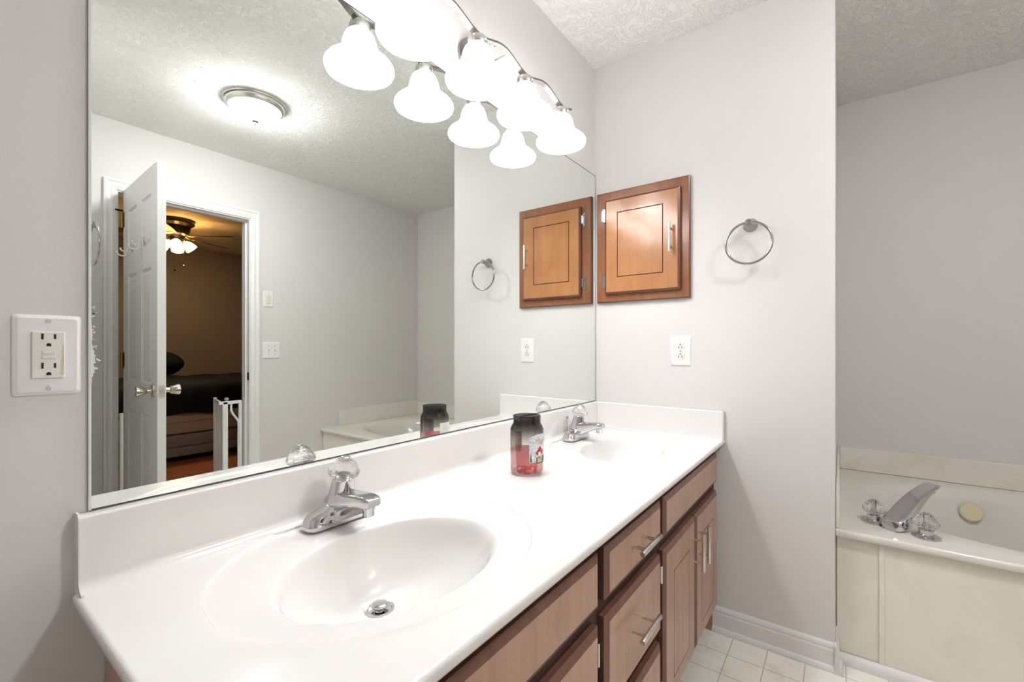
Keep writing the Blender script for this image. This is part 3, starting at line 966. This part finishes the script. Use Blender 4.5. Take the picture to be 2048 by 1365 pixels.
# duplex outlet on the end wall
t = thing('wall_outlet', 'white duplex outlet on the end wall under the wood cabinet', 'outlet', (XE, -.3935, 1.1165), -PI / 2)
obj('plate', plate_bm(.0815, .1235), m_plastic, t, smooth=True, sharp=25)
for zc in (.0195, -.0195):
    b = loft(nb(), [[(x, -.005, zc + z) for x, z in rrect(.034, .029, .011, 5)], [(x, -.0075, zc + z) for x, z in rrect(.034, .029, .011, 5)]])
    rc = obj('receptacle', b, m_almond, t)
    for sx_, sh in ((-.0064, .0075), (.0064, .0090)):
        b = nb(); slot(b, sx_, zc - .0035, .0022, sh, -.0075); obj('slot', b, m_black, rc)
    b = nb(); ground(b, 0, zc + .0075, -.0075, 1); obj('ground_hole', b, m_black, rc)
obj('screw', lathe(nb(), [(.003, 0), (.003, .0012), (0, .0015)], 12, rot_to((0, -1, 0), (0, -.0054, 0))), m_steel, t)

# switches on the wall opposite the mirror (face +y)
t = thing('light_switch', 'single almond rocker switch on a white plate, upper one beside the doorway', 'switch', (1.570, YO, 1.483), PI)
obj('plate', plate_bm(.072, .116), m_plastic, t, smooth=True, sharp=25)
obj('rocker', loft(nb(), [[(x, -.005, z) for x, z in rrect(.033, .066, .002, 2)], [(x, -.008 - .002 * (z > 0), z) for x, z in rrect(.031, .064, .002, 2)]]), M('rocker_almond', (.78, .75, .60), .3), t)
for z in (.0485, -.0485):
    obj('screw', lathe(nb(), [(.003, 0), (.003, .001), (0, .0013)], 12, rot_to((0, -1, 0), (0, -.0054, z))), m_steel, t)
t = thing('light_switch', 'white double toggle switch plate, lower one beside the doorway', 'switch', (1.5935, YO, 1.1095), PI)
obj('plate', plate_bm(.124, .118), m_plastic, t, smooth=True, sharp=25)
for x in (-.023, .023):
    tg = obj('toggle', box(nb(), x - .0045, x + .0045, -.0062, -.005, -.012, .012), m_almond, t)
    obj('lever', prism(nb(), [(-.0055, -.006), (-.0055, .006), (-.016, .0115), (-.0165, .007)], 'x', x - .0032, x + .0032), m_almond, tg)
    for z in (.030, -.030):
        obj('screw', lathe(nb(), [(.0026, 0), (.0026, .001), (0, .0013)], 12, rot_to((0, -1, 0), (x, -.0054, z))), m_steel, t)

# ------------------------------------------------------------------ flush ceiling light
cl = thing('ceiling_light', 'round flush ceiling light with nickel rim and lit white dome', 'light fixture', (1.112, -1.60, H))
obj('rim', lathe(nb(), [(.0, -.0005), (.150, -.0005), (.152, -.004), (.150, -.010), (.141, -.013), (.140, -.020), (.135, -.030), (.126, -.036), (.122, -.034), (.0, -.034)], 64), m_nickel, cl, smooth=True, sharp=30)
dome = [(.121, -.034)] + [(.121 * math.cos(a), -.034 - .062 * math.sin(a)) for a in [PI / 2 * i / 12 for i in range(1, 13)]]
dome[-1] = (0, dome[-1][1])
obj('dome', lathe(nb(), dome, 48, cap=True), m_dome, cl, smooth=True, sharp=60)
m_finial = M('finial_copper_nickel', (.42, .30, .22), .35, 1.0)
obj('finial', lathe(nb(), [(.0, -.095), (.017, -.0945), (.017, -.098), (.012, -.102), (.006, -.104), (.0065, -.109), (.005, -.115), (0, -.117)], 24), m_finial, cl, smooth=True, sharp=40)

# ------------------------------------------------------------------ bathtub
TX0, TX1, TY0, TY1, TZ = 1.985, 2.984, YS - .001, YO + .001, .480
tub = thing('bathtub', 'bone white built-in bathtub with oval basin behind the end wall', 'bathtub', ((TX0 + TX1) / 2, (TY0 + TY1) / 2, 0))
tx, ty = (TX0 + TX1) / 2, (TY0 + TY1) / 2
def tub_shell():
    t = nb()
    x0, x1, y0, y1 = TX0, TX1, TY1, TY0
    nx, ny = 26, 40
    xs = [x0 + (x1 - x0) * i / nx for i in range(nx + 1)]
    ys = [y0 + (y1 - y0) * i / ny for i in range(ny + 1)]
    per = [(x, y0) for x in xs[:-1]] + [(x1, y) for y in ys[:-1]] + [(x, y1) for x in reversed(xs[1:])] + [(x0, y) for y in reversed(ys[1:])]
    cx, cy_, a_, b_ = 2.505, -1.68, .405, .665
    A = [math.atan2((p[1] - cy_) / b_, (p[0] - cx) / a_) for p in per]
    def se(a, s):
        c, n_ = math.cos(a), math.sin(a)
        e = .80
        return cx + a_ * s * math.copysign(abs(c) ** e, c), cy_ + b_ * s * math.copysign(abs(n_) ** e, n_)
    loops = []
    for s, z in ((.55, .10), (.66, .105), (.74, .13), (.80, .20), (.86, .33), (.91, .43), (.94, .462), (.965, .471), (1.0, .4775), (1.03, TZ)):
        loops.append([(*se(a, s), z) for a in A])
    last = loops[-1]
    for q in (.5, 1.0): loops.append([(l[0] + (p_[0] - l[0]) * q, l[1] + (p_[1] - l[1]) * q, TZ) for l, p_ in zip(last, per)])
    V = [[t.verts.new((p_[0] - tx, p_[1] - ty, p_[2])) for p_ in lp] for lp in loops]
    n_ = len(per)
    for a, b in zip(V, V[1:]):
        for i in range(n_):
            j = (i + 1) % n_
            t.faces.new((a[i], a[j], b[j], b[i]))
    t.faces.new(V[0])
    # rolled front lip
    lip = [(TX0 + .0, TZ), (TX0 - .005, TZ - .001), (TX0 - .008, TZ - .005), (TX0 - .0085, TZ - .021), (TX0 - .005, TZ - .025), (TX0 + .02, TZ - .025), (TX0 + .02, TZ - .004)]
    prism(t, [(x - tx, z) for x, z in lip], 'y', TY0 - ty, TY1 - ty)
    return t
obj('shell', tub_shell(), m_tub, tub, smooth=True, sharp=50)
def apron(name, y0, y1, x=1.998, z0=.02):
    return obj(name, box(nb(), x - tx, x + .012 - tx, y1 - ty, y0 - ty, z0, TZ - .026, .001), m_apron, tub)
apron('apron_panel', TY0 - .003, -1.046, 2.000)
apron('apron_panel', -1.052, TY1 + .003, 1.997)
obj('seam_strip', box(nb(), 1.993 - tx, 2.0 - tx, -1.056 - ty, -1.040 - ty, .02, TZ - .026, .002), m_apron, tub)
b = nb()
rnd = random.Random(11)
y = TY0 - .002
while y > -2.40:
    ln = rnd.uniform(.03, .12)
    z = TZ - .0265 + rnd.uniform(-.001, .0006)
    box(b, 1.9935 - tx, 1.999 - tx, max(y - ln, TY1) - ty, y - ty, z - rnd.uniform(.001, .0022), z + .0005)
    y -= ln + rnd.uniform(0, .01)
box(b, 1.9935 - tx, 2.0 - tx, TY0 - .0015 - ty, TY0 + .0005 - ty, .06, TZ - .027)
obj('caulk_line', b, m_caulk, tub)
oc = lathe(nb(), [(0, 0), (.038, 0), (.040, .003), (.036, .008), (.012, .0095), (0, .0095)], 30)
bmesh.ops.transform(oc, matrix=rot_to((-.93, -.1, .33), (2.832 - tx, -1.404 - ty, .392)), verts=oc.verts[:])
obj('overflow_cover', oc, m_discol, tub, smooth=True, sharp=40)
q = [(0, 0), (.018, 0)] + [(.018 * math.cos(a), .012 + .026 * math.sin(a)) for a in [PI / 2 * i / 6 for i in range(7)]]
struct('trim_3', prism(nb(), [(1.996 - a, z) for a, z in q], 'y', YS - .001, YO + .025), m_base)

# marble splash strips around the tub
sp = thing('tub_backsplash', 'low cream marble splash strip around the bathtub on the walls', 'backsplash', (2.5, -1.68, TZ))
spz = .118
obj('panel', box(nb(), XR - .016 - 2.5, XR - .001 - 2.5, YO + .016 + 1.68, YS - .013 + 1.68, .0005, spz, .002), m_tubsplash, sp)
obj('panel', box(nb(), 1.99 - 2.5, XR - .001 - 2.5, YS - .0125 + 1.68, YS - .001 + 1.68, .0005, spz, .002), m_tubsplash, sp)
obj('panel', box(nb(), 2.14 - 2.5, XR - .001 - 2.5, YO + .001 + 1.68, YO + .0155 + 1.68, .0005, spz + .012, .002), m_tubsplash, sp)

# tub fittings across the corner of the deck
FTX, FTY = 2.112, -1.098
FA = math.atan2(-.130, .20)
tf = thing('tub_faucet', 'chrome tub filler with long flat spout and two clear faceted handles on the tub corner', 'faucet', (FTX, FTY, TZ), FA)
for hx, hy in ((2.146, -1.034), (2.078, -1.170)):
    d = Matrix.Rotation(-FA, 3, 'Z') @ Vector((hx - FTX, hy - FTY, 0))
    T = Matrix.Translation((d.x, d.y, 0))
    hd = obj('handle', lathe(nb(), [(.0, .0003), (.040, .0003), (.0395, .006), (.030, .011), (.021, .013), (.021, .026), (.017, .028), (0, .028)], 36, T), m_chrome, tf, smooth=True, sharp=40)
    acrylic_knob(hd, T @ Matrix.Translation((0, 0, .0255)), 1.12)
    obj('core', lathe(nb(), [(.0, .004), (.011, .004), (.011, .016), (.006, .02), (.006, .045), (.009, .053), (0, .053)], 16, T @ Matrix.Translation((0, 0, .0255))), m_chrome, hd, smooth=True, sharp=40)
b = nb()
secs = []
for s, zc, wd, hh in ((-.042, .018, .050, .034), (-.034, .020, .068, .040), (-.012, .026, .076, .050), (.012, .036, .076, .052), (.04, .056, .072, .044), (.08, .083, .065, .032), (.12, .105, .058, .026), (.16, .122, .052, .022), (.19, .131, .049, .019), (.21, .135, .046, .015), (.216, .136, .040, .010)):
    tl = min(.62, max(0, s * 4))
    secs.append([(s - pz * math.sin(tl) * (1 if s > .03 else 0), px, zc + pz * (math.cos(tl) if s > .03 else 1)) for px, pz in rrect(wd, hh, min(hh * .38, wd * .3), 5)])
loft(b, secs)
spt = obj('spout', b, m_chrome, tf, smooth=True, sharp=45)
obj('outlet', lathe(nb(), [(.0, -.001), (.0125, -.001), (.0125, .018), (0, .018)], 20, Matrix.Translation((.198, 0, .108))), m_chrome, spt, smooth=True, sharp=40)
obj('foot', lathe(nb(), [(.0, .0003), (.029, .0003), (.030, .004), (.027, .008), (0, .008)], 28), m_chrome, spt, smooth=True, sharp=40)

# ------------------------------------------------------------------ bedroom seen through the doorway
bed = thing('bed', 'bed with black cover and tan mattress seen through the doorway', 'bed', (2.25, -5.05, 0))
bx0, bx1, by0, by1 = 1.05 - 2.25, 3.35 - 2.25, -5.80 + 5.05, -4.30 + 5.05
def pillow_box(bm, x0, x1, y0, y1, z0, z1, r, k=3):
    box(bm, x0, x1, y0, y1, z0, z1, r, seg=k); return bm
obj('mattress', pillow_box(nb(), bx0, bx1, by0, by1, .275, .70, .03), m_tan, bed, smooth=True, sharp=50)
b = box(nb(), bx0, bx1, by0, by1 + .004, .15, .268, .015)
box(b, bx0, bx1, by0, by1 - .004, .055, .150, .012)
obj('box_spring', b, m_taupe, bed, smooth=True, sharp=50)
for sx_ in (bx0 + .08, bx1 - .08):
    for sy_ in (by0 + .08, by1 - .10):
        obj('leg', box(nb(), sx_ - .03, sx_ + .03, sy_ - .03, sy_ + .03, 0, .056), m_dark, bed)
obj('piping', tube(nb(), [(bx0 + .02, by1 + .002, .395), (bx1 - .02, by1 + .002, .400)], .004, 8), m_taupe, bed)
def comforter():
    t = nb()
    nx = 60
    rows = []
    rnd = random.Random(2)
    for i in range(nx + 1):
        x = bx0 - .01 + (bx1 - bx0 + .02) * i / nx
        wv = .012 * math.sin(i * .9) + .01 * math.sin(i * .37 + 1)
        drop = .47 + .012 * math.sin(i * .5) + .004 * rnd.random()
        prof = [(by0 - .01, .66), (by0 - .01, .72), (by0 + .05, .77), (by0 + .5, .80 + .01 * math.sin(i * .7)), (by1 - .35, .80 + .012 * math.sin(i * .45)), (by1 - .10, .79), (by1 - .01, .765), (by1 + .025, .72), (by1 + .03 + wv, .62), (by1 + .035 + wv * 1.3, .54), (by1 + .03 + wv * 1.4, drop), (by1 + .012 + wv * 1.2, drop + .004), (by1 + .01 + wv * .4, .60), (by1 + .004, .705), (by0, .705)]
        rows.append([t.verts.new((x, yy, zz)) for yy, zz in prof])
    n_ = len(rows[0])
    for a, b in zip(rows, rows[1:]):
        for k in range(n_):
            l = (k + 1) % n_
            t.faces.new((a[k], a[l], b[l], b[k]))
    t.faces.new(rows[0]); t.faces.new(rows[-1])
    return t
obj('comforter', comforter(), m_comf, bed, smooth=True, sharp=60)
def pillow(label, x, y, z, sx_, sy_, sz_, rz, tilt):
    t = nb()
    bmesh.ops.create_uvsphere(t, u_segments=28, v_segments=16, radius=1)
    for v in t.verts:
        c = v.co
        for a in (0, 1):
            c[a] = math.copysign(abs(c[a]) ** .55, c[a])
        c.z = c.z * (1 - .45 * max(abs(c.x), abs(c.y)) ** 3)
        v.co = Vector((c.x * sx_, c.y * sy_, c.z * sz_))
    bmesh.ops.transform(t, matrix=Matrix.Rotation(rz, 4, 'Z') @ Matrix.Rotation(tilt, 4, 'Y'), verts=t.verts[:])
    zmin = min(v.co.z for v in t.verts)
    bmesh.ops.translate(t, verts=t.verts[:], vec=(0, 0, -zmin))
    o = obj('pillow', t, m_comf, None, smooth=True)
    o.location = (x, y, z)
    tag(o, label, 'pillow', 'pillows on the bed')
    return o
pillow('black pillow leaning upright at the head of the bed', 1.70, -5.35, .803, .25, .15, .14, .05, .0)

# ceiling fan
FX, FY = 1.655, -4.57
fan = thing('ceiling_fan', 'dark flush ceiling fan with glowing amber lamps in the bedroom beyond the doorway', 'ceiling fan', (FX, FY, H))
obj('motor_housing', lathe(nb(), [(.0, -.0005), (.150, -.0005), (.155, -.012), (.152, -.04), (.138, -.05), (.118, -.065), (.113, -.11), (.10, -.145), (.07, -.16), (.06, -.19), (.072, -.20), (.066, -.225), (.03, -.235), (0, -.235)], 44), m_fanblack, fan, smooth=True, sharp=35)
for k in range(5):
    a = math.radians(-20 + 72 * k)
    b = nb()
    pr = [(.16, .0), (.165, .05), (.30, .062), (.52, .068), (.548, .055), (.556, 0)]
    out = pr + [(r, -w_) for r, w_ in reversed(pr[1:-1])]
    prism(b, out, 'z', -.003, .003)
    m = Matrix.Rotation(a, 4, 'Z') @ Matrix.Translation((0, 0, -.166)) @ Matrix.Rotation(math.radians(-12), 4, 'X')
    bmesh.ops.transform(b, matrix=m, verts=b.verts[:])
    bl_ = obj('blade', b, m_blade, fan)
    b = nb()
    tube(b, [(.08, 0, .02), (.13, 0, .0), (.17, .0, -.004)], .007, 8)
    box(b, .16, .215, -.03, .03, -.007, -.003)
    bmesh.ops.transform(b, matrix=Matrix.Rotation(a, 4, 'Z') @ Matrix.Translation((0, 0, -.166)) @ Matrix.Rotation(math.radians(-12), 4, 'X'), verts=b.verts[:])
    obj('blade_bracket', b, m_brass, bl_)
tul = [(.02, 0), (.03, .012), (.044, .035), (.052, .065), (.056, .092), (.0535, .092), (.049, .065), (.041, .035), (.026, .012), (.018, .003)]
for k in range(4):
    a = math.radians(20 + 90 * k)
    ax = Vector((math.cos(a) * .66, math.sin(a) * .66, -.75)).normalized()
    base = Vector((math.cos(a) * .062, math.sin(a) * .062, -.215))
    obj('lamp_holder', tube(nb(), [(math.cos(a) * .03, math.sin(a) * .03, -.212), tuple(base + ax * .012)], .016, 12), m_fanblack, fan, smooth=True, sharp=40)
    lamp = obj('lamp_shade', lathe(nb(), tul, 28, rot_to(ax, base + ax * .008), cap=False), m_tulip, fan, smooth=True, sharp=60)
    obj('bulb', lathe(nb(), [(.01, .012), (.02, .035), (.022, .05), (.012, .066), (0, .07)], 16, rot_to(ax, base + ax * .008)), m_fbulb, lamp, smooth=True)
for cx_, cy_, ln, mm in ((-.035, .06, .23, m_fanblack), (.04, .065, .18, m_steel)):
    b = tube(nb(), [(cx_ * .7, cy_ * .6, -.22), (cx_, cy_, -.26), (cx_, cy_, -.28 - ln)], .0022, 8)
    ch = obj('pull_chain', b, m_brass, fan)
    obj('pull_weight', lathe(nb(), [(0, .0), (.008, -.006), (.011, -.014), (.006, -.022), (0, -.024)], 14, Matrix.Translation((cx_, cy_, -.28 - ln))), mm, ch, smooth=True)

# safety gate in the doorway (bedroom side of the jamb)
GY = -2.515
gate = thing('safety_gate', 'white metal pet safety gate standing open in the doorway', 'gate', (1.09, GY, 0))
gx = lambda x: x - 1.09
b = box(nb(), gx(.752), gx(.772), -.012, .012, .03, .74, .003)
box(b, gx(1.402), gx(1.422), -.012, .012, .03, .745, .003)
box(b, gx(.752), gx(1.422), -.012, .012, .03, .052, .003)
fr = obj('frame', b, m_gate, gate)
for x, s in ((.772, 1), (1.402, -1)):
    pts = [(gx(x + s * .002), 0, .06), (gx(x + s * .002), 0, .59), (gx(x + s * .006), 0, .615), (gx(x + s * .04), 0, .665), (gx(x + s * .05), 0, .69), (gx(x + s * .05), 0, .74)]
    if s < 0: pts = [(p_[0] + .002 - .0, p_[1], p_[2]) for p_ in pts]
    tube(b := nb(), pts, .0075, 10)
    obj('bent_tube', b, m_gate, gate, smooth=True, sharp=40)
obj('top_rail', box(nb(), gx(1.275), gx(1.42), -.010, .010, .735, .757, .003), m_gate, gate)
gd = obj('gate_door', nb() if False else box(nb(), gx(1.298), gx(1.332), -.02, .01, .05, .755, .004), m_gate, gate)
e0, e1 = Vector((gx(1.318), -.03, 0)), Vector((gx(1.400), -.40, 0))
b = tube(nb(), [(e1.x, e1.y, .04), (e1.x, e1.y, .75)], .012, 12)
for z in (.06, .735): tube(b, [(e0.x, e0.y, z), (e1.x, e1.y, z)], .009, 10)
for k in range(1, 5):
    q = e0.lerp(e1, k / 5)
    tube(b, [(q.x, q.y, .06), (q.x, q.y, .735)], .005, 8)
obj('bars', b, m_gate, gd)
obj('latch_knob', lathe(nb(), [(.006, 0), (.006, .006), (.013, .010), (.0145, .018), (.011, .025), (0, .028)], 18, Matrix.Translation((gx(1.325), 0, .7555))), m_gategrey, gate, smooth=True, sharp=40)
for z in (.73, .06):
    for x, s in ((.752, -1), (1.422, 1)):
        b = nb()
        e = DX0 + .012 if s < 0 else DX1 - .012
        tube(b, [(gx(x), 0, z), (gx(e - s * .004), 0, z)], .005, 10)
        lathe(b, [(0, 0), (.014, 0), (.014, .005), (.008, .008), (0, .008)], 18, rot_to((-s, 0, 0), (gx(e - s * .0003), 0, z)))
        obj('wall_cup', b, m_gategrey, gate, smooth=True, sharp=40)
